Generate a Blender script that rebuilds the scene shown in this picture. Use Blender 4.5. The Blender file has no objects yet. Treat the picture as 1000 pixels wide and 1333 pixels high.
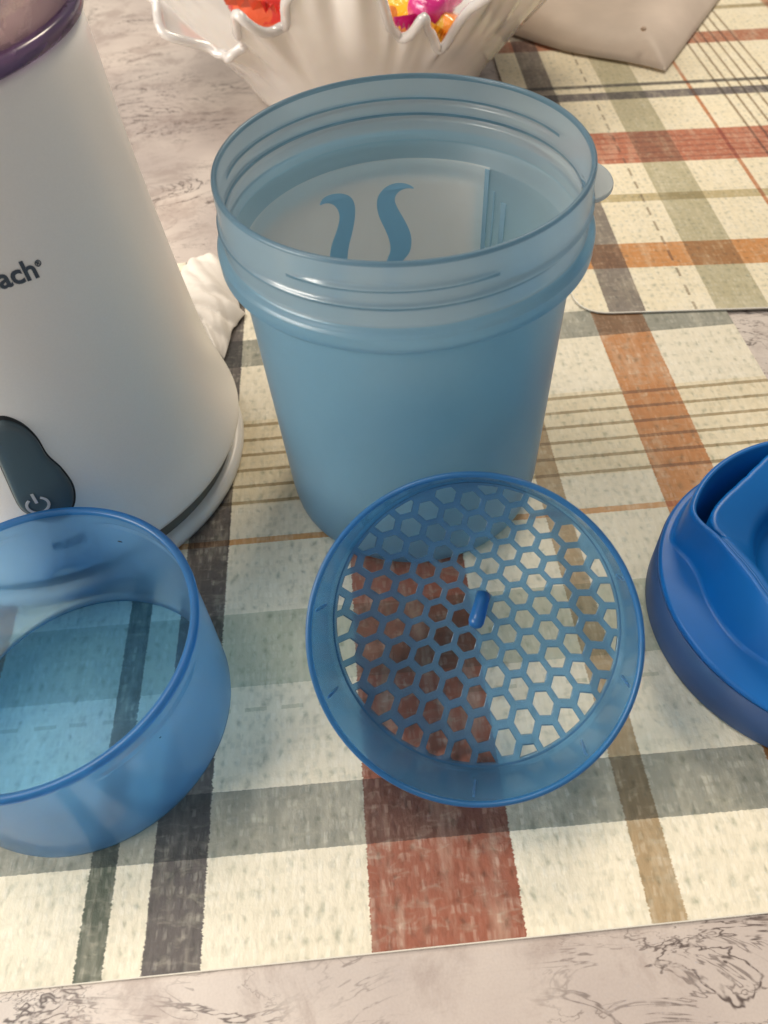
import bpy, bmesh, math, random
from mathutils import Vector, Matrix, noise
random.seed(7)
C = bpy.context.scene.collection
PI = math.pi
def R(a): return math.radians(a)

# ---------------------------------------------------------------- camera
CAM_H, PITCH, ROLL = .22086, R(51.0062), R(-4.8744)
fw = Vector((0, math.cos(PITCH), -math.sin(PITCH))); rt = Vector((1, 0, 0)); up = rt.cross(fw)
r2 = rt * math.cos(ROLL) + up * math.sin(ROLL); u2 = up * math.cos(ROLL) - rt * math.sin(ROLL)
cd = bpy.data.cameras.new('camera'); cam = bpy.data.objects.new('camera', cd); C.objects.link(cam)
m = Matrix((r2, u2, -fw)).transposed().to_4x4(); m.translation = Vector((0, 0, CAM_H)); cam.matrix_world = m
cd.sensor_fit = 'HORIZONTAL'; cd.sensor_width = 36; cd.lens = 36.0; cd.clip_start = .005; cd.clip_end = 50
cd.dof.use_dof = True; cd.dof.focus_distance = .24; cd.dof.aperture_fstop = 26
bpy.context.scene.camera = cam

# ---------------------------------------------------------------- light
W = bpy.data.worlds.new("World"); bpy.context.scene.world = W; W.use_nodes = True
W.node_tree.nodes['Background'].inputs[0].default_value = (1.0, .97, .94, 1)
W.node_tree.nodes['Background'].inputs[1].default_value = .32
def area(name, loc, target, sx, sy, power, col):
    l = bpy.data.lights.new(name, 'AREA'); l.shape = 'RECTANGLE'; l.size = sx; l.size_y = sy; l.energy = power; l.color = col
    o = bpy.data.objects.new(name, l); C.objects.link(o); o.location = loc
    o.rotation_euler = (Vector(target) - Vector(loc)).to_track_quat('-Z', 'Y').to_euler(); return o
area('ceiling_lamp', (-.50, .45, 1.25), (0.02, .25, 0), .50, .40, 9.0, (1.0, .92, .83))
area('room_lamp', (-.90, -.12, .46), (-.1, .2, .08), .50, .40, 12.0, (1.0, .92, .82))
area('back_lamp', (.55, 1.35, 1.40), (.1, .5, 0), .50, .34, 15.5, (1.0, .86, .68))
sc = bpy.context.scene
sc.view_settings.view_transform = 'Standard'; sc.view_settings.look = 'None'
sc.view_settings.exposure = 0.03; sc.view_settings.gamma = 1.0
sc.cycles.use_denoising = True
sc.cycles.max_bounces = 16; sc.cycles.transmission_bounces = 14; sc.cycles.transparent_max_bounces = 12
sc.cycles.diffuse_bounces = 5; sc.cycles.glossy_bounces = 5
sc.cycles.sample_clamp_indirect = 6

# ---------------------------------------------------------------- material helpers
class NT:
    def __init__(s, name):
        s.m = bpy.data.materials.new(name); s.m.use_nodes = True; s.t = s.m.node_tree; s.t.nodes.clear()
        s.out = s.n('ShaderNodeOutputMaterial')
    def n(s, typ, **kw):
        q = s.t.nodes.new(typ)
        for k, v in kw.items(): setattr(q, k, v)
        return q
    def set(s, sock, v):
        if isinstance(v, bpy.types.NodeSocket): s.t.links.new(v, sock)
        elif isinstance(v, (tuple, list)) and len(v) == 3 and sock.type == 'RGBA': sock.default_value = (*v, 1)
        else: sock.default_value = v
    def math(s, op, a, b=0.0, c=0.0, clamp=False):
        q = s.n('ShaderNodeMath', operation=op, use_clamp=clamp)
        s.set(q.inputs[0], a); s.set(q.inputs[1], b); s.set(q.inputs[2], c); return q.outputs[0]
    def noise(s, vec, scale, detail=2, rough=.5, dist=0):
        q = s.n('ShaderNodeTexNoise'); s.set(q.inputs['Vector'], vec); s.set(q.inputs['Scale'], scale)
        s.set(q.inputs['Detail'], detail); s.set(q.inputs['Roughness'], rough); s.set(q.inputs['Distortion'], dist); return q.outputs['Fac']
    def vscale(s, vec, x, y, z, off=(0, 0, 0)):
        q = s.n('ShaderNodeMapping'); s.set(q.inputs['Vector'], vec); q.inputs['Scale'].default_value = (x, y, z); q.inputs['Location'].default_value = off
        return q.outputs[0]
    def mixc(s, mode, f, a, b):
        q = s.n('ShaderNodeMix', data_type='RGBA', blend_type=mode); s.set(q.inputs[0], f); s.set(q.inputs[6], a); s.set(q.inputs[7], b); return q.outputs[2]
    def ramp(s, f, stops, interp='LINEAR'):
        q = s.n('ShaderNodeValToRGB'); q.color_ramp.interpolation = interp; s.set(q.inputs[0], f); cr = q.color_ramp
        while len(cr.elements) > 1: cr.elements.remove(cr.elements[-1])
        cr.elements[0].position = stops[0][0]; cr.elements[0].color = (*stops[0][1], 1)
        for p, c in stops[1:]:
            e = cr.elements.new(p); e.color = (*c, 1)
        return q.outputs[0]
    def smooth(s, v, a, b):
        q = s.n('ShaderNodeMapRange', interpolation_type='SMOOTHSTEP'); s.set(q.inputs[0], v); q.inputs[1].default_value = a; q.inputs[2].default_value = b; return q.outputs[0]
    def bump(s, h, strength, dist):
        q = s.n('ShaderNodeBump'); s.set(q.inputs['Height'], h); q.inputs['Strength'].default_value = strength; q.inputs['Distance'].default_value = dist; return q.outputs[0]
    def pbr(s, col, rough=.5, normal=None, **kw):
        q = s.n('ShaderNodeBsdfPrincipled'); s.set(q.inputs['Base Color'], col); s.set(q.inputs['Roughness'], rough)
        for k, v in kw.items(): s.set(q.inputs[k.replace('_', ' ')], v)
        if normal is not None: s.set(q.inputs['Normal'], normal)
        s.t.links.new(q.outputs[0], s.out.inputs[0]); return s.m
    def obj(s): return s.n('ShaderNodeTexCoord').outputs['Object']
    def pos(s): return s.n('ShaderNodeNewGeometry').outputs['Position']

def frost(name, tint, scatter_r, scatter_t, milk, rough, ior=1.10, gloss=.07, grough=.18, grain=.15, clear=0.0):
    """frosted plastic: blurred tinted refraction + milky scattering + a thin gloss"""
    s = NT(name); p = s.obj()
    nz = s.noise(p, 900, 2, .6)
    bm_ = s.bump(nz, grain, .0002)
    rf = s.n('ShaderNodeBsdfRefraction'); s.set(rf.inputs['Color'], tint); rf.inputs['Roughness'].default_value = rough; rf.inputs['IOR'].default_value = ior
    df = s.n('ShaderNodeBsdfDiffuse'); s.set(df.inputs[0], scatter_r)
    tr = s.n('ShaderNodeBsdfTranslucent'); s.set(tr.inputs[0], scatter_t)
    a = s.n('ShaderNodeMixShader'); a.inputs[0].default_value = .5
    s.t.links.new(df.outputs[0], a.inputs[1]); s.t.links.new(tr.outputs[0], a.inputs[2])
    b = s.n('ShaderNodeMixShader'); s.set(b.inputs[0], s.math('MULTIPLY_ADD', s.math('SUBTRACT', s.noise(p, 45, 4, .65, .4), .5), .22, milk))
    tp = s.n('ShaderNodeBsdfTransparent'); s.set(tp.inputs[0], tint); rt_ = s.n('ShaderNodeMixShader'); rt_.inputs[0].default_value = clear
    s.t.links.new(rf.outputs[0], rt_.inputs[1]); s.t.links.new(tp.outputs[0], rt_.inputs[2])
    s.t.links.new(rt_.outputs[0], b.inputs[1]); s.t.links.new(a.outputs[0], b.inputs[2])
    g = s.n('ShaderNodeBsdfGlossy'); g.inputs['Roughness'].default_value = grough; s.t.links.new(bm_, g.inputs['Normal'])
    fr = s.n('ShaderNodeLayerWeight'); fr.inputs[0].default_value = .25
    geo = s.n('ShaderNodeNewGeometry')
    k = s.math('MULTIPLY', s.math('MULTIPLY_ADD', fr.outputs['Fresnel'], .6, gloss), s.math('SUBTRACT', 1.0, geo.outputs['Backfacing']))
    c = s.n('ShaderNodeMixShader'); s.set(c.inputs[0], k)
    s.t.links.new(b.outputs[0], c.inputs[1]); s.t.links.new(g.outputs[0], c.inputs[2])
    s.t.links.new(c.outputs[0], s.out.inputs[0]); return s.m

# ---------------------------------------------------------------- object helpers
def tag(o, label=None, cat=None, group=None, kind=None):
    if label: o['label'] = label
    if cat: o['category'] = cat
    if group: o['group'] = group
    if kind: o['kind'] = kind
    return o
def empty(name, loc, label, cat, group=None):
    o = bpy.data.objects.new(name, None); C.objects.link(o); o.location = loc; o.empty_display_size = .02
    return tag(o, label, cat, group)
def mk(name, verts, faces, mat, parent=None, smooth=True, off=(0, 0, 0)):
    me = bpy.data.meshes.new(name)
    me.from_pydata([(v[0] - off[0], v[1] - off[1], v[2] - off[2]) for v in verts], [], faces); me.update()
    bmx = bmesh.new(); bmx.from_mesh(me); bmesh.ops.recalc_face_normals(bmx, faces=bmx.faces); bmx.to_mesh(me); bmx.free()
    if smooth:
        me.shade_smooth()
    me.materials.append(mat)
    o = bpy.data.objects.new(name, me); C.objects.link(o)
    if parent: o.parent = parent
    return o
def grid_faces(nr, nc, wrap_c=True, wrap_r=False):
    f = []
    for i in range(nr if wrap_r else nr - 1):
        for j in range(nc if wrap_c else nc - 1):
            a = i * nc + j; b = i * nc + (j + 1) % nc; i2 = (i + 1) % nr
            f.append((a, b, i2 * nc + (j + 1) % nc, i2 * nc + j))
    return f
def lathe(name, prof, mat, parent=None, n=128, closed=False, rfun=None, cap0=False, cap1=False, sharp=None):
    """prof: list of (r,z); closed joins last to first"""
    V = []
    for (r, z) in prof:
        for j in range(n):
            t = 2 * PI * j / n
            rr, zz = (r, z) if rfun is None else rfun(r, z, t)
            V.append((rr * math.cos(t), rr * math.sin(t), zz))
    F = grid_faces(len(prof), n, True, closed)
    if cap0: F.append(tuple(range(n)))
    if cap1: F.append(tuple(range((len(prof) - 1) * n, len(prof) * n)))
    return mk(name, V, F, mat, parent)
def arc(cx, cz, r, a0, a1, n=5):
    return [(cx + r * math.cos(R(a0 + (a1 - a0) * k / (n - 1))), cz + r * math.sin(R(a0 + (a1 - a0) * k / (n - 1)))) for k in range(n)]
def catmull(P, k=6, closed=True):
    out = []; n = len(P)
    rng = range(n if closed else n - 1)
    for i in rng:
        p = [P[(i - 1) % n] if closed or i > 0 else P[0], P[i], P[(i + 1) % n], P[(i + 2) % n] if closed or i + 2 < n else P[-1]]
        for q in range(k):
            t = q / k
            out.append(tuple(.5 * (2 * b + (c - a) * t + (2 * a - 5 * b + 4 * c - d) * t * t + (3 * b - a - 3 * c + d) * t ** 3) for a, b, c, d in zip(*p)))
    if not closed: out.append(tuple(P[-1]))
    return out
def interp(x, X, Y):
    if x <= X[0]: return Y[0]
    for i in range(1, len(X)):
        if x <= X[i]: return Y[i - 1] + (Y[i] - Y[i - 1]) * (x - X[i - 1]) / (X[i] - X[i - 1])
    return Y[-1]

# ---------------------------------------------------------------- table
def marble():
    s = NT('marble_print'); p = s.pos()
    base = s.ramp(s.noise(p, 9, 4, .6), [(.30, (.42, .355, .325)), (.55, (.56, .49, .435)), (.75, (.66, .59, .52))])
    q = s.n('ShaderNodeMapping'); s.set(q.inputs['Vector'], p); q.inputs['Rotation'].default_value = (0, 0, -.42); q.inputs['Scale'].default_value = (.75, 1.9, 1)
    pr_ = q.outputs[0]
    w = s.noise(pr_, 17, 5, .66, 1.1)
    v = s.math('ABSOLUTE', s.math('SUBTRACT', w, .5))
    w2 = s.noise(s.vscale(pr_, 1, 1, 1, (2, 5, 0)), 31, 5, .7, .9)
    v2 = s.math('ABSOLUTE', s.math('SUBTRACT', w2, .52))
    vein = s.math('MAXIMUM', s.math('SUBTRACT', 1.0, s.smooth(v, .001, .016)), s.math('MULTIPLY', s.math('SUBTRACT', 1.0, s.smooth(v2, .001, .013)), .7))
    patch = s.math('MULTIPLY_ADD', s.smooth(s.noise(s.vscale(p, 1, 1, 1, (5.35, 2.2, 0)), 13, 2, .5), .43, .57), 1.0, .04)
    fine = s.noise(p, 230, 3, .7)
    vein = s.math('MULTIPLY', s.math('MULTIPLY', vein, patch), s.smooth(fine, .30, .52))
    blot = s.math('MULTIPLY', s.smooth(s.noise(s.vscale(p, 1, 1, 1, (9, 4, 0)), 30, 6, .72, .6), .48, .64), .5)
    c = s.mixc('MIX', s.math('MULTIPLY', vein, .95), base, (.095, .070, .062))
    c = s.mixc('MIX', blot, c, (.30, .23, .20))
    c = s.mixc('MULTIPLY', .25, c, s.ramp(s.noise(p, 1500, 2, .6), [(.3, (.75, .73, .72)), (.6, (1, 1, 1))]))
    return s.pbr(c, .42, s.bump(s.noise(p, 1400, 2), .12, .0003))
M_marble = marble()
tt = mk('table_top', [(-1.2, -.35, 0), (1.3, -.35, 0), (1.3, 1.6, 0), (-1.2, 1.6, 0), (-1.2, -.35, -.03), (1.3, -.35, -.03), (1.3, 1.6, -.03), (-1.2, 1.6, -.03)],
        [(0, 1, 2, 3), (7, 6, 5, 4), (0, 4, 5, 1), (1, 5, 6, 2), (2, 6, 7, 3), (3, 7, 4, 0)], M_marble, smooth=False)
tag(tt, 'marble-patterned table cover under the placemats', kind='structure')

# ---------------------------------------------------------------- woven-print placemats
def mat_material(name, ushear, vshear, u0, v0, ubands, vbands, dash_u=(), dash_v=(), pitch=(.0040, .0060), cream=(.74, .675, .525), extra=()):
    """bands: (from, to, multiply colour). printed plaid: colour layers multiply where they cross"""
    s = NT(name); p = s.pos(); sep = s.n('ShaderNodeSeparateXYZ'); s.set(sep.inputs[0], p)
    x, y = sep.outputs[0], sep.outputs[1]
    u = s.math('SUBTRACT', x, s.math('MULTIPLY', s.math('SUBTRACT', y, v0), ushear))
    v = s.math('SUBTRACT', y, s.math('MULTIPLY', s.math('SUBTRACT', x, u0), vshear))
    # woven, slightly ragged stripe edges (threads step in and out)
    jag = s.math('SUBTRACT', s.noise(s.vscale(p, 60, 1500, 1), 1.0, 3, .9), .5)
    jag2 = s.math('SUBTRACT', s.noise(s.vscale(p, 900, 60, 1), 1.0, 1, .6), .5)
    uj = s.math('ADD', u, s.math('MULTIPLY', jag, .0024)); vj = s.math('ADD', v, s.math('MULTIPLY', jag2, .0005))
    # thread speckle: elongated darker dashes on a loose grid
    cu = s.n('ShaderNodeCombineXYZ'); s.set(cu.inputs[0], s.math('DIVIDE', u, pitch[0])); s.set(cu.inputs[1], s.math('DIVIDE', v, pitch[1]))
    wob = s.noise(p, 120, 2, .5)
    wu = s.math('MULTIPLY_ADD', wob, .007, u); wv = s.math('MULTIPLY_ADD', wob, .009, v)
    cell = s.math('MULTIPLY', s.math('POWER', s.math('ABSOLUTE', s.math('SINE', s.math('MULTIPLY', wu, PI / pitch[0]))), 4.0),
                  s.math('POWER', s.math('ABSOLUTE', s.math('SINE', s.math('MULTIPLY', wv, PI / pitch[1]))), 3.0))
    th = s.noise(s.vscale(p, 300, 170, 1), 1.0, 3, .6, .6)
    th2 = s.noise(s.vscale(p, 150, 330, 1, (4, 7, 0)), 1.0, 3, .6, .5)
    thread = s.noise(s.vscale(p, 620, 130, 1, (1, 2, 0)), 1.0, 2, .6)
    thread2 = s.noise(s.vscale(p, 150, 560, 1, (1, 2, 0)), 1.0, 2, .6)
    gate = s.smooth(s.noise(p, 210, 3, .7), .40, .60)
    def knots(pu, pv, lo, seed):
        nu_ = s.math('MULTIPLY_ADD', s.noise(s.vscale(p, 1, 1, 1, (seed, 0, 0)), 260, 2, .6), pu * .9, s.math('DIVIDE', u, 1.0)); nv_ = s.math('MULTIPLY_ADD', s.noise(s.vscale(p, 1, 1, 1, (0, seed, 0)), 240, 2, .6), pv * .9, v)
        a_ = s.math('DIVIDE', nu_, pu); b_ = s.math('DIVIDE', nv_, pv)
        cv = s.n('ShaderNodeCombineXYZ'); s.set(cv.inputs[0], s.math('FLOOR', a_)); s.set(cv.inputs[1], s.math('FLOOR', b_)); cv.inputs[2].default_value = seed
        wn = s.n('ShaderNodeTexWhiteNoise', noise_dimensions='3D'); s.set(wn.inputs[0], cv.outputs[0])
        fa = s.math('ABSOLUTE', s.math('SUBTRACT', s.math('FRACT', a_), .5)); fb = s.math('ABSOLUTE', s.math('SUBTRACT', s.math('FRACT', b_), .5))
        m_ = s.math('MULTIPLY', s.math('SUBTRACT', 1.0, s.smooth(fa, .22, .46)), s.math('SUBTRACT', 1.0, s.smooth(fb, .22, .46)))
        return s.math('MULTIPLY', m_, s.smooth(wn.outputs[0], lo, lo + .3))
    knv = knots(.0017, .0034, .45, 1.0); knh = knots(.0030, .0017, .62, 5.0); kdk = knots(.0019, .0026, .60, 9.0)
    spk = s.math('MULTIPLY', s.math('MULTIPLY', s.smooth(th, .36, .60), s.math('MULTIPLY_ADD', gate, .6, .4)), s.math('MULTIPLY_ADD', cell, 1.0, .10))
    spk = s.math('ADD', spk, s.math('MULTIPLY', s.smooth(th2, .50, .74), .24), clamp=True)
    base = s.mixc('MIX', s.math('MULTIPLY', spk, .82), cream, (.36, .36, .26))
    base = s.mixc('MIX', s.math('MULTIPLY', s.smooth(s.noise(p, 45, 3, .6), .45, .75), .35), base, (.84, .78, .64))
    base = s.mixc('MIX', s.math('MULTIPLY', kdk, .26), base, (.42, .42, .33))
    base = s.mixc('MIX', s.math('MULTIPLY', knv, .20), base, (.88, .84, .74))
    base = s.mixc('MULTIPLY', .5, base, s.ramp(thread, [(.3, (.86, .86, .84)), (.55, (1, 1, 1))]))
    strength = s.math('SUBTRACT', 1.0, s.math('MULTIPLY', s.math('MULTIPLY', knv, s.smooth(thread, .4, .6)), .14))
    strength = s.math('SUBTRACT', strength, s.math('MULTIPLY', s.smooth(s.noise(s.vscale(p, 170, 34, 1, (8, 3, 0)), 1.0, 3, .62), .46, .70), .20))
    strength = s.math('SUBTRACT', strength, s.math('MULTIPLY', s.smooth(th2, .50, .74), .20))
    def layers(c, coord, bands):
        for a, b, col in bands:
            mk_ = s.math('LESS_THAN', s.math('ABSOLUTE', s.math('SUBTRACT', coord, (a + b) / 2)), (b - a) / 2)
            c = s.mixc('MULTIPLY', s.math('MULTIPLY', mk_, strength), c, col)
        return c
    c = layers(base, uj, ubands)
    c = layers(c, vj, vbands)
    c = layers(c, vj, extra)
    for (pos, wd, per, col, mode) in [(*d, 'u') for d in dash_u] + [(*d, 'v') for d in dash_v]:
        main, other = (uj, v) if mode == 'u' else (vj, u)
        near = s.math('LESS_THAN', s.math('ABSOLUTE', s.math('SUBTRACT', main, pos)), wd / 2)
        on = s.math('GREATER_THAN', s.math('SINE', s.math('MULTIPLY_ADD', s.noise(p, 60, 1), 3.0, s.math('MULTIPLY', other, 2 * PI / per))), -.25)
        c = s.mixc('MULTIPLY', s.math('MULTIPLY', s.math('MULTIPLY', near, on), strength), c, col)
    # thin unprinted margin along the cut edge is left to the mesh; fine emboss
    h = s.math('ADD', s.math('MULTIPLY_ADD', cell, -.6, s.math('MULTIPLY', knv, .12)), s.noise(s.vscale(p, 900, 500, 1), 1.0, 2, .6))
    return s.pbr(c, .55, s.bump(h, .32, .0004))

DK = (.15, .145, .18); 
M_mat1 = mat_material('plaid_print', -.006, .004, 0.0, .1,
    ubands=[(-.0885, -.0812, (.09, .12, .10)), (-.0712, -.0563, (.125, .115, .135)), (-.0128, .0266, (.37, .125, .085)), (.0585, .0676, (.50, .39, .27)),
            (.1025, .1251, (.62, .27, .085)), (-.150, -.128, (.60, .30, .1)), (-.19, -.182, (.5, .39, .28))],
    vbands=[(.0622, .0800, (.34, .37, .385)), (.1125, .1395, (.63, .685, .645)), (.1688, .1714, (.74, .42, .20)),
            (.1876, .1892, (.47, .41, .30)), (.1957, .1973, (.47, .41, .30)), (.2040, .2056, (.47, .41, .30)), (.2122, .2138, (.47, .41, .30)), (.2204, .2220, (.47, .41, .30)), (.2288, .2306, (.47, .41, .30)),
            (.2670, .2855, (.33, .36, .37)), (.31, .322, (.6, .62, .55)), (.338, .346, (.75, .55, .4))],
    extra=[(.1870, .2325, (.95, .90, .80))],
    dash_v=[(.1046, .0013, .011, (.74, .76, .71))])
M_mat2 = mat_material('warm_lit_plaid_print', .026, -.08, .11, .28,
    ubands=[(.1092, .1255, (.23, .21, .23)), (.1566, .1800, (.56, .56, .47)), (.2083, .2106, (.62, .26, .11))] + [(.2260 + .0068 * k, .2276 + .0068 * k, (.36, .29, .21)) for k in range(6)] +
           [(.30, .33, (.55, .25, .12)), (.37, .38, (.3, .3, .3))],
    vbands=[(.3155, .3362, (.68, .31, .085)), (.3752, .3828, (.60, .54, .37)), (.4155, .4525, (.56, .185, .11)), (.4955, .5062, (.13, .12, .16)), (.5135, .5180, (.13, .125, .12)),
            (.5755, .5950, (.50, .20, .12)), (.635, .642, (.45, .4, .28)), (.70, .73, (.65, .3, .1))],
    extra=[(.4195 + .0062 * k, .4213 + .0062 * k, (.72, .60, .55)) for k in range(5)],
    dash_u=[(.1478, .0013, .0135, (.42, .38, .33))], pitch=(.0040, .0046), cream=(.78, .69, .49))  # cream yellower than the near mat: warm light put into the colour
M_edge = NT('paper_edge').pbr((.80, .76, .66), .6)
def placemat(name, corners, radius, z, th, mat):
    """flat sheet with rounded corners, a bright cut edge and a very small lift at the border"""
    out = []
    n = len(corners)
    for i in range(n):
        p = Vector(corners[i]); a = Vector(corners[i - 1]) - p; b = Vector(corners[(i + 1) % n]) - p
        rr = radius[i]
        if rr <= 0: out.append(p); continue
        a.normalize(); b.normalize()
        for k in range(9):
            t = k / 8; q0 = p + a * rr * (1 - t) ** 2 + b * rr * t * t
            out.append(q0)
    o = Vector((sum(p.x for p in out) / len(out), sum(p.y for p in out) / len(out)))
    V = []; N = len(out)
    for sc_, zz in ((1, z), (1, z + th * .8), (.9985, z + th), (.5, z + th)):
        for p in out: q = o + (p - o) * sc_; V.append((q.x, q.y, zz))
    F = grid_faces(4, N); F.append(tuple(range(3 * N, 4 * N))); F.append(tuple(range(N)))
    ob = mk(name, V, F, mat, smooth=False)
    ob.data.materials.append(M_edge)
    for f in ob.data.polygons:
        c = f.center
        if f.normal.z < .985: f.material_index = 1
    return ob
pm1 = placemat('placemat', [(-.30, .0312), (.1655, .0385), (.1597, .353), (-.30, .3525)], [0, .003, .003, 0], .0002, .0008, M_mat1)
tag(pm1, 'cream plaid placemat with red, grey and orange stripes lying under the cup and strainer', 'placemat', 'plaid placemats')
pm2 = placemat('placemat', [(.0952, .2826), (.46, .2520), (.49, .80), (.108, .80)], [.016, .003, .003, .003], .0013, .0008, M_mat2)
tag(pm2, 'plaid placemat at the back right with a rounded corner, overlapping the nearer placemat', 'placemat', 'plaid placemats')

# ---------------------------------------------------------------- plastics
M_cup = frost('frosted_cup_plastic', (.58, .80, .92), (.29, .45, .56), (.21, .55, .76), .56, .42, gloss=.03, grough=.32)
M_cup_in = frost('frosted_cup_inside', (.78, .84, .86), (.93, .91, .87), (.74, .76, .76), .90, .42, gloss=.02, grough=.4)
M_cup_rim = frost('clearer_rim_plastic', (.80, .87, .92), (.70, .73, .74), (.50, .65, .74), .42, .30, gloss=.04, grough=.24, clear=.12)
M_cup_collar = frost('neck_outside_plastic', (.72, .86, .94), (.46, .57, .64), (.38, .60, .72), .42, .30, gloss=.05, grough=.2, clear=.12)
M_cup_side = frost('frosted_cup_inner_bluish', (.70, .82, .88), (.50, .57, .60), (.42, .58, .66), .60, .42, gloss=.02, grough=.4)  # bluer inner plastic beside the grey printed panel and on the ledge
M_lipcup = frost('thick_rim_edge_plastic', (.50, .68, .79), (.17, .28, .36), (.17, .34, .46), .60, .30, gloss=.02, grough=.3)
M_lipblue = frost('thick_blue_rim_plastic', (.30, .60, .90), (.04, .21, .48), (.04, .27, .62), .62, .3, gloss=.02, grough=.3)
M_blue = frost('blue_translucent_plastic', (.70, .86, .97), (.27, .48, .72), (.13, .45, .80), .30, .28, gloss=.06, grough=.16, clear=.20)
M_blue_clear = frost('clear_blue_floor', (.76, .91, 1.0), (.26, .50, .70), (.2, .48, .76), .12, .05, gloss=.0, grough=.4, clear=.9)
M_strain = frost('strainer_plastic', (.58, .79, .93), (.15, .36, .56), (.09, .38, .66), .34, .26, gloss=.05, grough=.22, clear=.15)
M_pin = frost('strainer_pin_plastic', (.2, .45, .8), (.04, .16, .42), (.03, .2, .5), .6, .3, gloss=.05)
M_print = NT('blue_ink').pbr((.40, .68, .84), .5)
M_line = NT('line_ink').pbr((.30, .46, .55), .5)

# ---------------------------------------------------------------- the tall cup
CUP = (.01242, .1968, .0011)
cup = empty('tumbler', CUP, 'tall frosted light blue plastic tumbler standing open in the middle of the table', 'tumbler')
def wall_out(z): return interp(z, [0, .0008, .003, .006, .012, .095, .0980, .0990, .0994, .1000, .1040, .1050, .1056, .1066, .1233], [.0415, .0432, .0446, .0450, .0454, .0474, .0478, .0490, .0514, .0521, .0521, .0515, .0503, .0498, .0497])
def bumps(z, t):
    h = 0
    for zk, w, a, ph, lo, hi in ((.1115, .0007, .0009, 0, 0, 360), (.1162, .0006, .0008, 0, 232, 292), (.1162, .0006, .0008, 0, 20, 170)):
        td = math.degrees(t) % 360
        env = 1.0
        if hi - lo < 360: env = max(0, min(1, (td - lo) / 12)) * max(0, min(1, (hi - td) / 12))
        zc = zk + .0020 * ((td / 360) - .5) * (1 if a < .001 else 0)
        h += a * env * math.exp(-((z - zc) / w) ** 2)
    return h
def cup_mesh():
    n = 180
    zo = [0, .0003, .0008, .0018, .003, .0045, .006, .009, .012, .03, .05, .07, .085, .093, .095] + [.0965 + .0003 * k for k in range(84)] + [.1218, .1223]
    outer = [(wall_out(z), z, 1) for z in zo]
    top = [(.0496, .1228, 0), (.0492, .1232, 0), (.0486, .1232, 0), (.0482, .1227, 0)]
    def win(z): return interp(z, [.0016, .004, .095, .0985, .1035, .1233], [.0405, .0434, .0459, .0461, .0483, .0483])
    zi = [.1220 - .0003 * k for k in range(84)] + [.096, .09, .07, .05, .03, .012, .006, .0042, .0028, .0018]
    inner = [(win(z) if z > .0042 else win(z) - (0.0042 - z) * .9, z, 1) for z in zi]
    P = [(.0, 0, 0)]
    V = [(0, 0, .0003)]; F = []
    rows = [(r, z, b) for r, z, b in outer] + top + inner
    for (r, z, b) in rows:
        for j in range(n):
            t = 2 * PI * j / n; rr = r + (bumps(z, t) if b and z > .107 else 0)
            V.append((rr * math.cos(t), rr * math.sin(t), z))
    F = [tuple(1 + a for a in f) for f in grid_faces(len(rows), n)]
    V.append((0, 0, .0018)); last = 1 + (len(rows) - 1) * n
    for j in range(n):
        F.append((0, 1 + j, 1 + (j + 1) % n)); F.append((len(V) - 1, last + j, last + (j + 1) % n))
    return V, F
V, F = cup_mesh()
cb = mk('cup_body', V, F, M_cup, cup)
cb.data.materials.append(M_cup_rim); cb.data.materials.append(M_cup_in); cb.data.materials.append(M_lipcup); cb.data.materials.append(M_cup_collar); cb.data.materials.append(M_cup_side)
for f in cb.data.polygons:
    c_ = f.center; rr_ = math.hypot(c_.x, c_.y)
    td_ = math.degrees(math.atan2(c_.y, c_.x)) % 360
    if c_.z > .1222 or abs(c_.z - .1115) < .0006 or (abs(c_.z - .1162) < .0005 and (20 < td_ < 170 or 232 < td_ < 292)): f.material_index = 3
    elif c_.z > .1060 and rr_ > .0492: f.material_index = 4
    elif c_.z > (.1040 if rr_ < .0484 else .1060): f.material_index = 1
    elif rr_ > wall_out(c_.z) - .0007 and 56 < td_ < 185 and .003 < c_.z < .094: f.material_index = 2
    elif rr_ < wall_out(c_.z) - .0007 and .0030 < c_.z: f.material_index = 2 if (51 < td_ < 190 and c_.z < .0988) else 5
def wall_in(z): return interp(z, [.004, .095], [.0434, .0459])
def on_cyl(pts, rf, off, parent, name, mat, th=.00015, sub=1):
    """closed outline of (deg, z) wrapped on a surface of revolution, with thickness"""
    bmx = bmesh.new(); vs = [bmx.verts.new((math.radians(a), z, 0)) for a, z in pts]
    from mathutils.geometry import tessellate_polygon
    for tri in tessellate_polygon([[Vector((math.radians(a) * .046, z, 0)) for a, z in pts]]): bmx.faces.new([vs[q] for q in tri])
    ext = bmesh.ops.extrude_face_region(bmx, geom=list(bmx.faces))
    for v in [g for g in ext['geom'] if isinstance(g, bmesh.types.BMVert)]: v.co.z = th
    Vs = []; bmx.verts.ensure_lookup_table(); bmx.verts.index_update()
    for v in bmx.verts:
        r = rf(v.co.y) + off + v.co.z; Vs.append((r * math.cos(v.co.x), r * math.sin(v.co.x), v.co.y))
    Fs = [tuple(v.index for v in fc.verts) for fc in bmx.faces]; bmx.free()
    return mk(name, Vs, Fs, mat, parent, smooth=False)
fl1 = [(123.4, .0895), (121.1, .0916), (117.0, .0919), (111.8, .0909), (108.2, .0889), (107.0, .0856), (107.8, .081), (109.8, .0761), (112.1, .0717), (113.5, .0664), (115, .056), (122, .056), (122.2, .0630), (121.9, .0697), (120.0, .0745), (116.8, .0784), (114.4, .0826), (114.6, .0857), (116.8, .0886), (120.7, .0899)]
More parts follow.
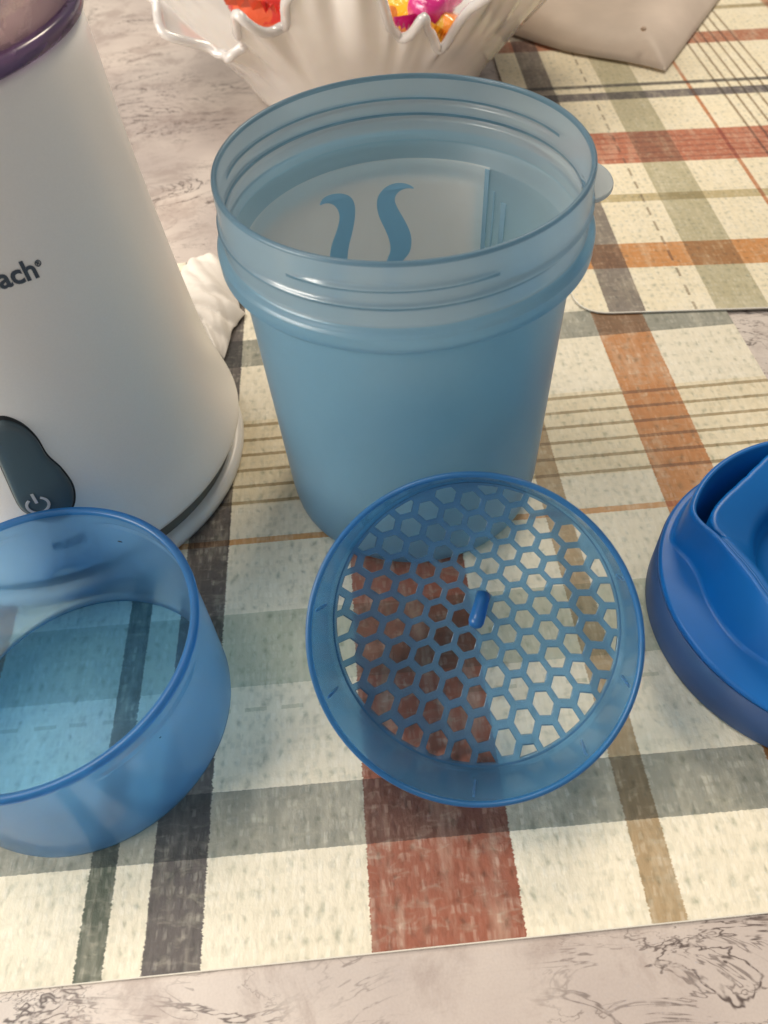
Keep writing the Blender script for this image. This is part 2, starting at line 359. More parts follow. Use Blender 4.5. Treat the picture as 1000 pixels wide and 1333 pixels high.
fl2 = [(81.0, .0888), (84.0, .0906), (88.8, .0913), (93.7, .0902), (97.0, .0875), (97.9, .0841), (97.0, .0797), (94.75, .0752), (93.1, .0711), (92.7, .0671), (94.2, .0644), (97.0, .0600), (97.5, .0555), (90.5, .0555), (88.3, .0622), (84.2, .0655), (83.2, .07), (83.9, .0739), (86.3, .0783), (89.2, .0827), (90.3, .0859), (88.3, .0883), (84.6, .0894)]
for k, fl in enumerate((fl1, fl2)):
    for _ in range(2):
        fl = [((1 - w) * a[0] + w * b[0], (1 - w) * a[1] + w * b[1]) for a, b in zip(fl, fl[1:] + fl[:1]) for w in (.25, .75)]
    o = on_cyl(fl, wall_in, -.00035, cup, 'printed_flame', M_print)
for (a, b, z0, z1) in ((49.6, 51.6, .060, .0985), (46.4, 47.2, .060, .0920), (40.6, 43.2, .060, .0895)):
    on_cyl([(b, z1), (b, z0), (a, z0), (a, z1)], wall_in, -.00035, cup, 'printed_line', M_line)
def tab():
    V = []; n = 24; rows = []
    for zz, s_ in ((.1105, .98), (.1108, 1.0), (.1115, 1.0), (.1118, .98)):
        for j in range(n):
            t = -PI / 2 + PI * j / (n - 1)
            V.append((.0485 + (.0085 * s_) * math.cos(t), .0010 + .0115 * s_ * math.sin(t), zz))
    F = grid_faces(4, n, True); F.append(tuple(range(n))); F.append(tuple(range(3 * n, 4 * n)))
    return mk('pull_tab', V, F, M_cup_rim, cup, smooth=False)
tab()

# ---------------------------------------------------------------- the strainer leaning on the cup
ux = Vector((.9716, -.2366, 0)).normalized(); uy = Vector((.1801, .7397, .6484)).normalized(); nn = ux.cross(uy).normalized()
uy = nn.cross(ux)
SO = Vector((.0189, .0962, .0470)) - nn * .024
st = empty('strainer', SO + Vector((0, 0, .0002)), 'round blue plastic strainer insert with honeycomb holes, tilted up against the tumbler', 'strainer')
st.matrix_world = Matrix((ux, uy, nn)).transposed().to_4x4(); st.matrix_world.translation = SO + Vector((0, 0, .0002))
bpy.context.view_layer.update()
# wall: local z 0 (grid) .. .024 (open rim)
prof = [(.0405, -.0006), (.0414, -.0008), (.0421, -.0004), (.0424, .0006), (.0425, .004), (.0426, .019), (.0427, .0195), (.0430, .0200), (.0431, .0206), (.0431, .0234), (.0428, .0239), (.0422, .0241), (.0417, .0237), (.0416, .0228), (.0415, .019), (.0413, .004), (.0412, .0012), (.0405, .0009)]
rw = lathe('rim_wall', prof, M_strain, st, n=160, closed=True); rw.data.materials.append(M_lipblue)
for f in rw.data.polygons:
    if f.center.z > .0232: f.material_index = 1
for a in (177, 210, 277, 321, 350, 28):
    t = R(a); c_, s_ = math.cos(t), math.sin(t); e = Vector((-s_, c_, 0)) * .0003; q = Vector((c_, s_, 0))
    V = [tuple(q * r + e * k + Vector((0, 0, z))) for r, z in ((.0411, .0090), (.0411, .0200), (.0417, .0200), (.0417, .0090)) for k in (-1, 1)]
    mk('rib', V, [(0, 2, 3, 1), (2, 4, 5, 3), (4, 6, 7, 5), (6, 0, 1, 7), (0, 6, 4, 2), (1, 3, 5, 7)], M_blue, st, smooth=False)
CO = [(.000883, .006686), (.039434, -.007053), (.025964, .029425), (-.000745, -.007508), (-.001163, -.008369), (-.000962, -.00743), (.005184, -.00138), (.009365, .004523), (.009181, .003928), (.003747, .004758)]
def lat(i, j):
    i = (i - 1) / 6; j = (j + 1) / 6
    B = [1, i, j, i * i, i * j, j * j, i ** 3, i * i * j, i * j * j, j ** 3]
    return (sum(b * c[0] for b, c in zip(B, CO)), sum(b * c[1] for b, c in zip(B, CO)))
def clip(poly, rad, n=96):
    """clip a convex polygon to a circle (as a many-sided polygon)"""
    out = poly
    for k in range(n):
        a = 2 * PI * k / n; nx, ny = math.cos(a), math.sin(a); new = []
        for q in range(len(out)):
            p0, p1 = out[q], out[(q + 1) % len(out)]
            d0 = p0[0] * nx + p0[1] * ny - rad; d1 = p1[0] * nx + p1[1] * ny - rad
            if d0 <= 0: new.append(p0)
            if (d0 < 0) != (d1 < 0) and abs(d0 - d1) > 1e-12:
                t = d0 / (d0 - d1); new.append((p0[0] + (p1[0] - p0[0]) * t, p0[1] + (p1[1] - p0[1]) * t))
        out = new
        if len(out) < 3: return []
    return out
def parea(P): return abs(sum(P[i][0] * P[(i + 1) % len(P)][1] - P[(i + 1) % len(P)][0] * P[i][1] for i in range(len(P)))) / 2
holes = []
for i in range(-9, 12):
    for j in range(-11, 10):
        c = lat(i, j)
        if abs((i - 1) + 0) > 9 or abs(j + 1) > 9 or abs(i + j) > 7.5 or math.hypot(*c) > .0425: continue
        if (i, j) == (1, -1): continue
        poly = []
        nb = [(1, 0), (0, 1), (-1, 1), (-1, 0), (0, -1), (1, -1)]
        for k in range(6):
            a, b = nb[k], nb[(k + 1) % 6]
            q = lat(i + (a[0] + b[0]) / 3, j + (a[1] + b[1]) / 3)
            poly.append((c[0] + (q[0] - c[0]) * .745, c[1] + (q[1] - c[1]) * .745))
        pc = clip(poly, .0398)
        if len(pc) >= 3 and parea(pc) > 4e-6: holes.append(pc)
cu = bpy.data.curves.new('honeycomb', 'CURVE'); cu.dimensions = '2D'; cu.fill_mode = 'BOTH'; cu.extrude = .0008; cu.bevel_depth = .00012; cu.bevel_resolution = 1; cu.offset = -.00012
def spl(P):
    s_ = cu.splines.new('POLY'); s_.points.add(len(P) - 1); s_.use_cyclic_u = True
    for k, p in enumerate(P): s_.points[k].co = (p[0], p[1], 0, 1)
spl([(.0408 * math.cos(2 * PI * k / 160), .0408 * math.sin(2 * PI * k / 160)) for k in range(160)])
for h in holes: spl(h)
co = bpy.data.objects.new('tmp_curve', cu); C.objects.link(co)
dg = bpy.context.evaluated_depsgraph_get(); me = bpy.data.meshes.new_from_object(co.evaluated_get(dg)); bpy.data.objects.remove(co)
me.name = 'honeycomb_grid'; me.materials.clear(); me.materials.append(M_strain)
hg = bpy.data.objects.new('honeycomb_grid', me); C.objects.link(hg); hg.parent = st
pc = lat(1, -1)
pp = Vector((pc[0] + .0012, pc[1] + .0024, .0004)); pe = pp + Vector((-.0012, -.0072, .0050)); V = []; pn = 20
dz = (pe - pp).normalized(); pa = dz.cross(Vector((0, 0, 1))).normalized(); pb = pa.cross(dz)
for (f, r) in ((0, .0021), (.3, .0020), (.8, .0022), (1.0, .0022), (1.12, .0018), (1.18, .0011), (1.2, .0003)):
    for k in range(pn):
        t = 2 * PI * k / pn; V.append(tuple(pp + (pe - pp) * f + pa * r * math.cos(t) + pb * r * math.sin(t)))
mk('centre_pin', V, grid_faces(7, pn) + [tuple(range(pn)), tuple(range(6 * pn, 7 * pn))], M_lipblue, st)

# ---------------------------------------------------------------- low blue cap, front left
CAPC = (-.0952, .1081, .0011)
cap = empty('cup_cap', CAPC, 'low round blue translucent cap standing open end up at the front left', 'cap')
def capfun(r, z, t):
    td = math.degrees(t) % 360; h = 0
    if .038 < z < .0445:
        for lo, hi, zk in ((300, 350, .0412), (20, 80, .0412), (110, 170, .0412), (200, 255, .0412)):
            env = max(0, min(1, (td - lo) / 8)) * max(0, min(1, (hi - td) / 8))
            h += .0007 * env * math.exp(-((z - zk) / .0007) ** 2)
    return r + h, z
prof = [(.0405, .0000), (.0422, .0003), (.0430, .0012), (.0433, .0030), (.0435, .02)] + [(.0436, .036 + .0004 * k) for k in range(23)] + \
       [(.0438, .0455), (.0440, .0462), (.0440, .0469), (.0436, .0474), (.0428, .0476), (.0420, .0474), (.0416, .0468), (.0417, .0460)] + [(.0421, .0448 - .0004 * k) for k in range(20)] + [(.0420, .02), (.0417, .004), (.0410, .0018), (.0400, .0012)]
cw = lathe('cap_wall', prof, M_blue, cap, n=160, closed=True, rfun=capfun); cw.data.materials.append(M_lipblue)
for f in cw.data.polygons:
    if f.center.z > .0458: f.material_index = 1
lathe('cap_floor', [(.0001, .0001), (.0404, .0001), (.0408, .0005), (.0404, .0011), (.0001, .0011)], M_blue_clear, cap, n=96, cap0=True, cap1=True)
M_speck = NT('dark_speck').pbr((.01, .01, .02), .6)
for (a, z, sgn, w) in ((72, .0335, -1, .0009), (322, .0375, 1, .00035)):
    t = R(a); r = .0420 - .0001 if sgn < 0 else .0436 + .0001
    sp = lathe('speck', [(.0001, -.0001), (w, 0), (.0001, .0001)], M_speck, cap, n=10)
    sp.location = (r * math.cos(t), r * math.sin(t), z); sp.rotation_euler = (0, R(90), t); sp.scale = (.4, 1, 1)

# ---------------------------------------------------------------- white personal blender base
AP = (-.1232, .2184, .0011)
ap = empty('blender_base', AP, 'white plastic personal blender motor base with a dark power button, at the left edge', 'blender')
def white_body():
    s = NT('white_appliance_plastic'); p = s.obj()
    n_ = s.noise(p, 1800, 2, .6)
    return s.pbr(s.mixc('MULTIPLY', .12, (.90, .865, .81), s.ramp(n_, [(.35, (.8, .8, .8)), (.65, (1, 1, 1))])), .36, s.bump(n_, .05, .0001), Subsurface_Weight=.0, Coat_Weight=.25, Coat_Roughness=.25)
M_white = white_body()
M_gap = NT('dark_grey_groove').pbr((.16, .155, .13), .6)
M_flange = NT('white_flange').pbr((.72, .70, .66), .35)
zk = [.0, .0175, .022, .030, .045, .06, .09, .12, .149]; rk = [.0708, .0708, .0699, .0674, .0648, .0635, .0609, .0588, .0582]
def body_r(z): return interp(z, zk, rk)
pr = [(.060, .0150), (.0690, .0152), (.0703, .0158), (.0707, .0168), (.0706, .0178)] + [(body_r(z), z) for z in (.020, .022, .025, .028, .032, .037, .042, .048, .055, .062, .07, .08, .09, .10, .11, .12, .13, .14, .147)] + \
     [(.0579, .1505), (.0572, .1520), (.0560, .1526), (.0535, .1526)]
# smooth the profile radii
for _ in range(3):
    pr = pr[:5] + [((pr[i - 1][0] + 2 * pr[i][0] + pr[i + 1][0]) / 4, pr[i][1]) for i in range(5, len(pr) - 4)] + pr[-4:]
zk = [q[1] for q in pr[4:-4]]; rk = [q[0] for q in pr[4:-4]]
lathe('housing', pr, M_white, ap, n=160, cap0=True, cap1=True)
lathe('base_groove', [(.0655, .0058), (.0660, .0065), (.0662, .0148), (.060, .0150)], M_gap, ap, n=128)  # recessed groove between flange and housing, coloured dark all round
lathe('base_flange', [(.060, 0), (.0682, .0002), (.0694, .0010), (.0700, .0028), (.0699, .0045), (.0690, .0060), (.0675, .0066), (.060, .0066)], M_flange, ap, n=160, cap0=True, cap1=True)
M_purple = frost('purple_translucent_ring', (.62, .50, .72), (.22, .15, .28), (.24, .16, .32), .55, .25, gloss=.06)
M_pink = frost('smoky_clear_plastic', (.94, .88, .88), (.58, .48, .46), (.58, .48, .47), .38, .12, gloss=.06, grough=.1, clear=.4)
lathe('purple_ring', [(.0520, .1528), (.0582, .1528), (.0590, .1534), (.0591, .1562), (.0586, .1568), (.0520, .1568)], M_purple, ap, n=128, closed=True)
lathe('clear_collar', [(.0560, .1570), (.0574, .1572), (.0574, .1750), (.0560, .1850), (.0550, .1850), (.0562, .1750), (.0562, .1574)], M_pink, ap, n=128, closed=True)
lathe('collar_dish', [(.0001, .1625), (.030, .1630), (.0450, .1650), (.0520, .1700), (.0540, .1712), (.0525, .1690), (.0450, .1615), (.030, .1609), (.0001, .1608)], M_pink, ap, n=96)
# button
M_btn = NT('slate_rubber_button').pbr((.060, .090, .105), .42, Coat_Weight=.35, Coat_Roughness=.18)
M_dark = NT('button_gap').pbr((.012, .014, .016), .5)
M_sym = NT('light_grey_print').pbr((.48, .50, .52), .5)
btn = catmull([(-71.5, .0771), (-69.3, .0763), (-66.9, .0727), (-65.6, .0673), (-65.4, .0609), (-64.0, .055), (-63.5, .0482), (-64.9, .0427), (-67.3, .0396), (-70.5, .0382), (-74.2, .0394), (-76.6, .0426), (-77.9, .047), (-77.3, .0562), (-76.5, .0649), (-75.9, .0715), (-74.2, .0757)], 5)
def patch(name, outline, c0, rings, mat, parent):
    V = []; N = len(outline)
    for sc_, h in rings:
        for a, z in outline:
            aa = c0[0] + (a - c0[0]) * sc_; zz = c0[1] + (z - c0[1]) * sc_; r = body_r(zz) + h
            V.append((r * math.cos(R(aa)), r * math.sin(R(aa)), zz))
    r = body_r(c0[1]) + rings[-1][1]; V.append((r * math.cos(R(c0[0])), r * math.sin(R(c0[0])), c0[1]))
    F = grid_faces(len(rings), N); L = (len(rings) - 1) * N
    F += [(L + j, L + (j + 1) % N, len(V) - 1) for j in range(N)]
    return mk(name, V, F, mat, parent)
patch('button_recess', btn, (-70.7, .0575), [(1.055, -.0008), (1.055, .00012), (.9, .00012), (.5, .00012)], M_dark, ap)
bt = patch('power_button', btn, (-70.7, .0575), [(.985, -.0005), (.985, .0010), (.965, .0015), (.93, .0018), (.85, .0020), (.7, .0021), (.5, .0021), (.25, .0021)], M_btn, ap)
def wrap2d(name, polys, a0, z0, h, mat, parent, th=.00012):
    """polys in metres (x right, y up) mapped on the housing; each is a quad strip list of (verts, faces)"""
    V, F = polys; VV = []; n = len(V)
    for k in (0, 1):
        for x, y in V:
            z = z0 + y; r = body_r(z) + h + k * th + .00006; a = R(a0) + x / body_r(z); VV.append((r * math.cos(a), r * math.sin(a), z))
    FF = [tuple(i + n for i in f) for f in F] + [tuple(reversed(f)) for f in F]
    ed = {}
    for f in F:
        for q in range(len(f)):
            e = (f[q], f[(q + 1) % len(f)]); ed[tuple(sorted(e))] = ed.get(tuple(sorted(e)), []) + [e]
    for k, l in ed.items():
        if len(l) == 1: a, b = l[0]; FF.append((a, b, b + n, a + n))
    return mk(name, VV, FF, mat, parent, smooth=False)
V = []; F = []
n = 30
for k in range(n + 1):
    t = R(90 + 32 + (360 - 64) * k / n)
    for rr in (.0026, .0034): V.append((rr * math.cos(t), rr * .95 * math.sin(t)))
for k in range(n): F.append((2 * k, 2 * k + 1, 2 * k + 3, 2 * k + 2))
b0 = len(V); V += [(-.00042, .0008), (.00042, .0008), (.00042, .0046), (-.00042, .0046)]; F.append((b0, b0 + 1, b0 + 2, b0 + 3))
wrap2d('power_symbol', (V, F), -73.2, .0466, .0021, M_sym, bt)
def text_polys(txt, size, bold=.0):
    tc = bpy.data.curves.new('t', 'FONT'); tc.body = txt; tc.size = size; tc.offset = bold; tc.resolution_u = 4
    to = bpy.data.objects.new('t', tc); C.objects.link(to); bpy.context.view_layer.update()
    dg = bpy.context.evaluated_depsgraph_get(); me = bpy.data.meshes.new_from_object(to.evaluated_get(dg))
    V = [(v.co.x, v.co.y) for v in me.vertices]; F = [tuple(p.vertices) for p in me.polygons]
    bpy.data.objects.remove(to); return V, F
V, F = text_polys('Hamilton Beach', .0074, .00018); xm = max(v[0] for v in V)
M_ink = NT('slate_ink').pbr((.055, .075, .10), .5)
wrap2d('brand_lettering', ([(x - xm, y - .13 * (x - xm)) for x, y in V], F), -46.6, .1102, .00003, M_ink, ap)
V, F = text_polys('\u00ae', .0022, .00004); wrap2d('registered_mark', (V, F), -46.3, .1126, .00003, M_ink, ap)
V, F = text_polys('PULSE', .0041, .00012)
wrap2d('pulse_lettering', (V, F), -75.6, .0268, .00003, M_ink, ap)

# ---------------------------------------------------------------- dark blue lid, right edge
LD = (.1331, .1203, .0011)
lid = empty('screw_lid', LD, 'glossy dark blue opaque screw lid with a raised spout top, at the right edge', 'lid')
def lidmat():
    s = NT('royal_blue_plastic'); p = s.obj(); n_ = s.noise(p, 700, 2, .6)
    return s.pbr((.002, .105, .350), s.math('MULTIPLY_ADD', s.noise(p, 60, 2), .12, .30), s.bump(n_, .04, .0001), Specular_IOR_Level=.3)
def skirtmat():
    s = NT('greyish_blue_skirt'); p = s.obj(); n_ = s.noise(p, 900, 3, .7)
    return s.pbr(s.mixc('MIX', .25, (.012, .055, .17), (.05, .08, .14)), .48, s.bump(n_, .08, .0001))  # skirt coloured darker and greyer than the lid top
M_lid = lidmat(); M_skirt = skirtmat()
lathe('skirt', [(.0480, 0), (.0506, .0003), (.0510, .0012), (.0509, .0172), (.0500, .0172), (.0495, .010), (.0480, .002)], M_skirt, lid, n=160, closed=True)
HL, HT = .0196, .0350   # ledge and top heights
n = 240
def ang(t):  # mirror the far half (out of frame) about x = lid centre
    td = math.degrees(t) % 360
    return td if 90 <= td <= 270 else (180 - td) % 360
fA = [90, 150, 155, 157.6, 161, 168, 175.2, 187.8, 207.9, 219.9, 240, 270]; fR = [.0472, .0472, .0471, .0464, .0425, .0396, .0386, .0388, .0391, .0384, .0385, .0388]
tA = [90, 148, 153, 156.7, 160.5, 165.3, 170, 180, 189.6, 205.6, 225, 250, 270]; tR = [.0463, .0461, .0460, .0449, .0415, .0380, .0363, .0337, .0327, .0334, .0338, .0340, .0342]
gA = [90, 98, 102, 110, 120, 130, 139.6, 145, 150.8, 156, 159, 161.5, 163.5]; gR = [.0445, .0432, .0420, .0396, .0379, .0376, .0384, .0391, .0397, .0394, .0386, .0372, .0356]
def sm(A, Rr):
    # smooth radial function by averaging
    def f(t):
        td = ang(t); return sum(interp(td + d, A, Rr) for d in (-3, -1.5, 0, 1.5, 3)) / 5
    return f
fF, fT = sm(fA, fR), sm(tA, tR)
def fG(t): return interp(ang(t), gA, gR)
rows = [[] for _ in range(26)]
for j in range(n):
    t = 2 * PI * j / n; td = ang(t)
    F0, T0 = fF(t), fT(t); trough = td < 164.0
    W0 = T0 - .0021
    G0 = min(fG(t), W0 - .0004) if trough else W0 - .0004
    hb = .0268 + .0012 * math.cos(t)
    zt = .0090 if trough else HT - .0003
    k = 1.0 if trough else 0.0
    drop = HT - .0016 if trough else HT - .0004
    L = [(.0500, .0170), (.0506, .0176), (.0506, HL - .0010), (.0502, HL - .0002), (.0496, HL), (F0 + .0014, HL), (F0 + .0004, HL + .0003), (F0 - .0002, HL + .0014),
         (F0 + (T0 - F0) * .85, HT - .0022), (T0, HT - .0010), (T0 - .0004, HT - .0002), (T0 - .0010, HT), (W0 + .0005, HT), (W0 + .0001, HT - .0005),
         (W0, zt if trough else HT - .0003), ((W0 + G0) / 2, zt), (G0, zt if trough else HT - .0004), (G0 - .0002, drop), (G0 - .0010, drop + .0006 * k), (G0 - .0022, drop + .0006 * k - .0002),
         (hb + .0022, HT - .0044), (hb + .0004, HT - .0056), (hb - .0010, HT - .0080), (hb - .0030, HT - .0130), (hb - .0080, HT - .0150), (.006, HT - .0155)]
    for i, (r, z) in enumerate(L): rows[i].append((r * math.cos(t), r * math.sin(t), z))
V = [v for r_ in rows for v in r_]; F = grid_faces(len(rows), n); F.append(tuple(range((len(rows) - 1) * n, len(rows) * n)))
lt = mk('spout_top', V, F, M_lid, lid)
sb = lathe('spout_boss', [(.0001, HT - .0156), (.0105, HT - .0155), (.0112, HT - .0145), (.0112, HT - .0105), (.0105, HT - .0098), (.0001, HT - .0098)], M_lid, lid, n=48)

# ---------------------------------------------------------------- ruffled glass bowl
BW = (.0137, .565, .0003)
bowl = empty('ruffled_bowl', BW, 'pearly white ruffled-edge glass bowl holding wrapped candies, at the back', 'bowl')
def pearl():
    s = NT('pearl_glass'); p = s.obj()
    c = s.ramp(s.noise(p, 14, 3, .5, .6), [(.3, (.78, .74, .70)), (.7, (.88, .85, .81))])
    return s.pbr(c, .16, Transmission_Weight=.12, Subsurface_Weight=.25, Subsurface_Radius=(.02, .015, .01), Subsurface_Scale=.5, Coat_Weight=.9, Coat_Roughness=.06)
M_pearl = pearl()
zb = [-.001, 0, .015, .035, .06, .09, .14]; rb_ = [.075, .0765, .086, .103, .127, .152, .188]
def bowl_r(z): return interp(z, zb, rb_)
rimA = [-152, -146, -141, -137, -134, -131, -126.6, -122, -119, -114.5, -110.5, -107.5, -105, -101, -95, -90, -87.8, -86.6, -83.1, -81.6, -79.9, -77.1, -73.3, -71.8, -70.6, -68, -62, -56, -50]
rimZ = [.098, .092, .078, .066, .058, .0540, .0545, .0600, .070, .0865, .0740, .0760, .093, .100, .103, .100, .093, .076, .0660, .0700, .0800, .0682, .0550, .060, .078, .088, .084, .090, .098]
def rim_z(d):
    if rimA[0] <= d <= rimA[-1]:
        for i in range(1, len(rimA)):
            if d <= rimA[i]:
                f = (d - rimA[i - 1]) / (rimA[i] - rimA[i - 1]); f = f * f * (3 - 2 * f); return rimZ[i - 1] + (rimZ[i] - rimZ[i - 1]) * f
    return .098 + .012 * math.sin(R((d - rimA[-1]) * 360 / 28.67))
nB = 720
def rim_s(d): return sum(rim_z(((d + k + 180) % 360) - 180) for k in (-.8, -.4, 0, .4, .8)) / 5
def brow(fr, off, zoff=0):
    out = []
    for j in range(nB):
        d = -180 + j * 360 / nB; t = R(d); zr = rim_s(d)
        z = zr * fr + zoff; w = max(0, (fr - .35) / .65)
        pleat = .0042 * w * w * math.sin(R(d * 15)) + .0042 * w * w * math.sin(R(d * 31 + 40)) + .002 * w ** 3 * math.sin(R(d * 57))
        fl = .010 * w ** 3 * (.085 - zr) / .03
        r = bowl_r(zr * fr) + off + pleat + fl
        out.append((r * math.cos(t), r * math.sin(t), max(z, 0)))
    return out
FR = [0, .04, .1, .2, .3, .4, .5, .6, .7, .8, .88, .94, .98, 1.0]
rowsB = [brow(f, 0) for f in FR] + [brow(1.0, -.0012, .0012), brow(1.0, -.0030, .0014)] + [brow(f, -.0045 + (.001 if f > .96 else 0), .002 if f < .1 else 0) for f in reversed(FR[1:])]
V = [v for r_ in rowsB for v in r_]; F = grid_faces(len(rowsB), nB); F.append(tuple(range(nB))); F.append(tuple(range((len(rowsB) - 1) * nB, len(rowsB) * nB)))
mk('bowl_wall', V, F, M_pearl, bowl)
# rolled clear lip following the ruffle
def cleargl():
    s = NT('clear_glass_lip'); return s.pbr((.97, .94, .92), .05, Transmission_Weight=.55, IOR=1.35, Coat_Weight=1.0, Coat_Roughness=.04)
M_lip = cleargl()
cr = brow(1.0, -.0012, .0006); V = []
for j in range(nB):
    p = Vector(cr[j]); tn = (Vector(cr[(j + 1) % nB]) - Vector(cr[j - 1])).normalized()
    a = tn.cross(Vector((0, 0, 1))).normalized(); b = a.cross(tn)
    for k in range(10):
        t = 2 * PI * k / 10; V.append(tuple(p + a * .0027 * math.cos(t) + b * .0025 * math.sin(t)))
mk('rolled_lip', V, grid_faces(nB, 10, True, True), M_lip, bowl)

# candies in the bowl
def foil(name, col, col2):
    s = NT(name); p = s.obj(); f = s.smooth(s.noise(p, 55, 2, .5, .5), .5, .53)
    return s.pbr(s.mixc('MIX', f, col, col2), .22, s.bump(s.noise(p, 160, 3, .6, .8), .5, .002), Coat_Weight=.5)
def candy(loc, rot, size, mat, label):
    o = bpy.data.objects.new('wrapped_candy', None); C.objects.link(o); o.location = loc; o.rotation_euler = rot; tag(o, label, 'candy', 'wrapped candies in the ruffled bowl')
    n = 20; m_ = 16; V = []
    for i in range(m_ + 1):
        x = -1 + 2 * i / m_
        for j in range(n):
            t = 2 * PI * j / n
            wy = (abs(math.cos(t)) ** .6) * (1 if math.cos(t) >= 0 else -1); wz = (abs(math.sin(t)) ** .6) * (1 if math.sin(t) >= 0 else -1)
            s_ = (1 - abs(x) ** 6) ** .4 if abs(x) < 1 else 0
            c_ = 1 + .08 * noise.noise(Vector((x * 3, wy * 2, wz * 2)) + Vector(loc) * 30)
            V.append((x * size[0], wy * size[1] * (.15 + .85 * s_) * c_, wz * size[2] * (.12 + .88 * s_) * c_))
    mk('candy_body', V, grid_faces(m_ + 1, n) + [tuple(range(n)), tuple(range(m_ * n, (m_ + 1) * n))], mat, o)
    for sg in (-1, 1):
        V = []; q = 14
        for i in range(5):
            x = sg * size[0] * (.94 + .14 * i)
            for j in range(q):
                y = (-1 + 2 * j / (q - 1)) * size[1] * (.18 + .2 * i); z = .0012 * (1 if j % 2 else -1) * (1 + .3 * i)
                V.append((x, y, z))
        ob = mk('wrapper_twist', V, grid_faces(5, q, False), mat, o, smooth=False)
    return o
RED = foil('red_wrapper', (.62, .03, .02), (.70, .10, .03)); YEL = foil('yellow_wrapper', (.85, .42, .01), (.55, .16, .02)); MAG = foil('magenta_wrapper', (.50, .01, .16), (.62, .03, .22)); ORG = foil('orange_wrapper', (.85, .28, .02), (.8, .45, .03))
candy((-.0390, .5120, .0640), (R(12), R(14), R(84)), (.022, .024, .012), RED, 'red wrapped candy showing through the left dip of the ruffled rim')
candy((.0375, .4900, .0600), (R(15), R(8), R(-8)), (.017, .018, .010), YEL, 'yellow wrapped candy, leftmost in the right dip of the ruffled rim')
candy((.0530, .4790, .0700), (R(10), R(-14), R(52)), (.019, .011, .008), MAG, 'magenta wrapped candy beside the yellow one in the right dip of the ruffled rim')
candy((.0590, .4700, .0560), (R(20), R(18), R(60)), (.014, .010, .008), ORG, 'orange wrapped candy below the magenta one in the right dip of the ruffled rim')
candy((.0200, .5560, .0400), (0, 0, R(30)), (.026, .020, .014), YEL, 'yellow wrapped candy lying low in the middle of the ruffled bowl')

# ---------------------------------------------------------------- beige translucent paper bag corner
def sheet_mat(name, col, tr):
    s = NT(name); p = s.obj(); f = s.noise(p, 40, 4, .6)
    c = s.mixc('MULTIPLY', .35, col, s.ramp(f, [(.3, (.72, .70, .68)), (.7, (1, 1, 1))]))
    d = s.n('ShaderNodeBsdfPrincipled'); s.set(d.inputs['Base Color'], c); d.inputs['Roughness'].default_value = .5
    s.t.links.new(s.bump(s.noise(p, 30, 3), .3, .002), d.inputs['Normal'])
    t = s.n('ShaderNodeBsdfTranslucent'); s.set(t.inputs[0], c); q = s.n('ShaderNodeMixShader'); q.inputs[0].default_value = tr
    s.t.links.new(d.outputs[0], q.inputs[1]); s.t.links.new(t.outputs[0], q.inputs[2]); s.t.links.new(q.outputs[0], s.out.inputs[0]); return s.m
M_bag = sheet_mat('beige_bag_plastic', (.86, .75, .64), .35)
def sheet(name, A, B, Cc, D, nu, nv, hf, th, mat):
    A, B, Cc, D = map(Vector, (A, B, Cc, D)); V = []
    for k in (0, 1):
        for i in range(nv):
            v = i / (nv - 1)
            for j in range(nu):
                u = j / (nu - 1); p = (A * (1 - u) + B * u) * (1 - v) + (D * (1 - u) + Cc * u) * v
                dx, dy, z = hf(u, v); V.append((p.x + dx, p.y + dy, z + k * th))
    N = nu * nv; g = grid_faces(nv, nu, False); F = [tuple(i + N for i in f) for f in g] + [tuple(reversed(f)) for f in g]
    for j in range(nu - 1): F += [(j, j + 1, N + j + 1, N + j), ((nv - 1) * nu + j + 1, (nv - 1) * nu + j, N + (nv - 1) * nu + j, N + (nv - 1) * nu + j + 1)]
    for i in range(nv - 1): F += [((i + 1) * nu, i * nu, N + i * nu, N + (i + 1) * nu), (i * nu + nu - 1, (i + 1) * nu + nu - 1, N + (i + 1) * nu + nu - 1, N + i * nu + nu - 1)]
    return mk(name, V, F, mat)
def hbag(u, v):
    e = min(v, 1 - u) ; s_ = 1 - math.exp(-max(0, e) * 9)
    return (.002 * math.sin(u * 9), .003 * math.sin(u * 7 + 1) * (1 - v), .0036 + .016 * s_ + .0025 * math.sin(u * 6 + v * 4) * s_)
bag = sheet('paper_bag', (.088, .632), (.205, .519), (.285, .645), (.165, .760), 60, 40, hbag, .0004, M_bag)
tag(bag, 'beige translucent bag corner lying on the back placemat beside the ruffled bowl', 'bag')
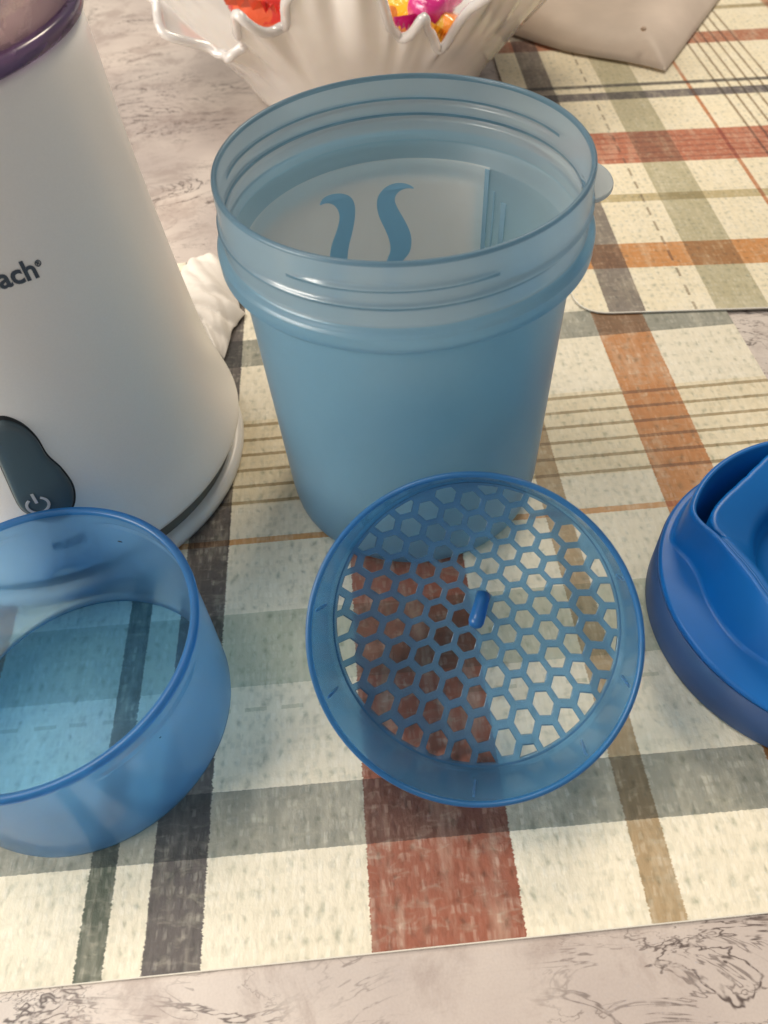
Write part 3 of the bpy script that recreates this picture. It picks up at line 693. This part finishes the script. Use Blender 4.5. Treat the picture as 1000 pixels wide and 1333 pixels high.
sd = lathe('crumb', [(.0001, 0), (.0016, .0004), (.0020, .0014), (.0012, .0024), (.0001, .0027)], NT('crumb_beige').pbr((.66, .5, .38), .6), None, n=10)
sd.location = (.1953, .5475, .0190); tag(sd, 'tiny beige crumb lying on the beige bag', 'crumb')

# ---------------------------------------------------------------- crumpled white tissue between blender and cup
def tissue():
    nu, nv = 46, 70; V = []
    for k in (0, 1):
        for i in range(nv):
            t = i / (nv - 1); y = .272 + .074 * t
            w = interp(t, [0, .15, .3, .42, .5, .7, 1], [.004, .007, .012, .0195, .0185, .0165, .011]); cx = interp(t, [0, .3, .5, 1], [-.0690, -.0730, -.0785, -.0795])
            for j in range(nu):
                u = -1 + 2 * j / (nu - 1)
                h = interp(t, [0, .2, .42, .6, 1], [.004, .009, .011, .013, .006]) * (1 - abs(u) ** 2.2) 
                ph = t * 17 + 1.3 * u + 1.2 * noise.noise(Vector((u * 1.2, t * 3, 0)))
                fold = .0034 * (abs(math.sin(ph)) ** .7 - .5) * (1 if .16 < t < .56 else .15) * (1 - u * u * .4)
                fac = .0070 * abs(noise.noise(Vector((u * .9 + 5 + t * 2, t * 2.2 + u, 1)))) + .0001 * noise.noise(Vector((u * 6, t * 16, 2)))
                V.append((cx + u * w + .0010 * noise.noise(Vector((t * 5, u, 4))), y, max(.0014, .0014 + h + fold + fac) + k * .0003))
    N = nu * nv; g = grid_faces(nv, nu, False); F = [tuple(i + N for i in f) for f in g] + [tuple(reversed(f)) for f in g]
    for j in range(nu - 1): F += [(j, j + 1, N + j + 1, N + j), ((nv - 1) * nu + j + 1, (nv - 1) * nu + j, N + (nv - 1) * nu + j, N + (nv - 1) * nu + j + 1)]
    for i in range(nv - 1): F += [((i + 1) * nu, i * nu, N + i * nu, N + (i + 1) * nu), (i * nu + nu - 1, (i + 1) * nu + nu - 1, N + (i + 1) * nu + nu - 1, N + i * nu + nu - 1)]
    return mk('crumpled_tissue', V, F, sheet_mat('white_tissue', (.88, .83, .76), .15))
tag(tissue(), 'crumpled off-white tissue lying between the white blender base and the tumbler', 'tissue')
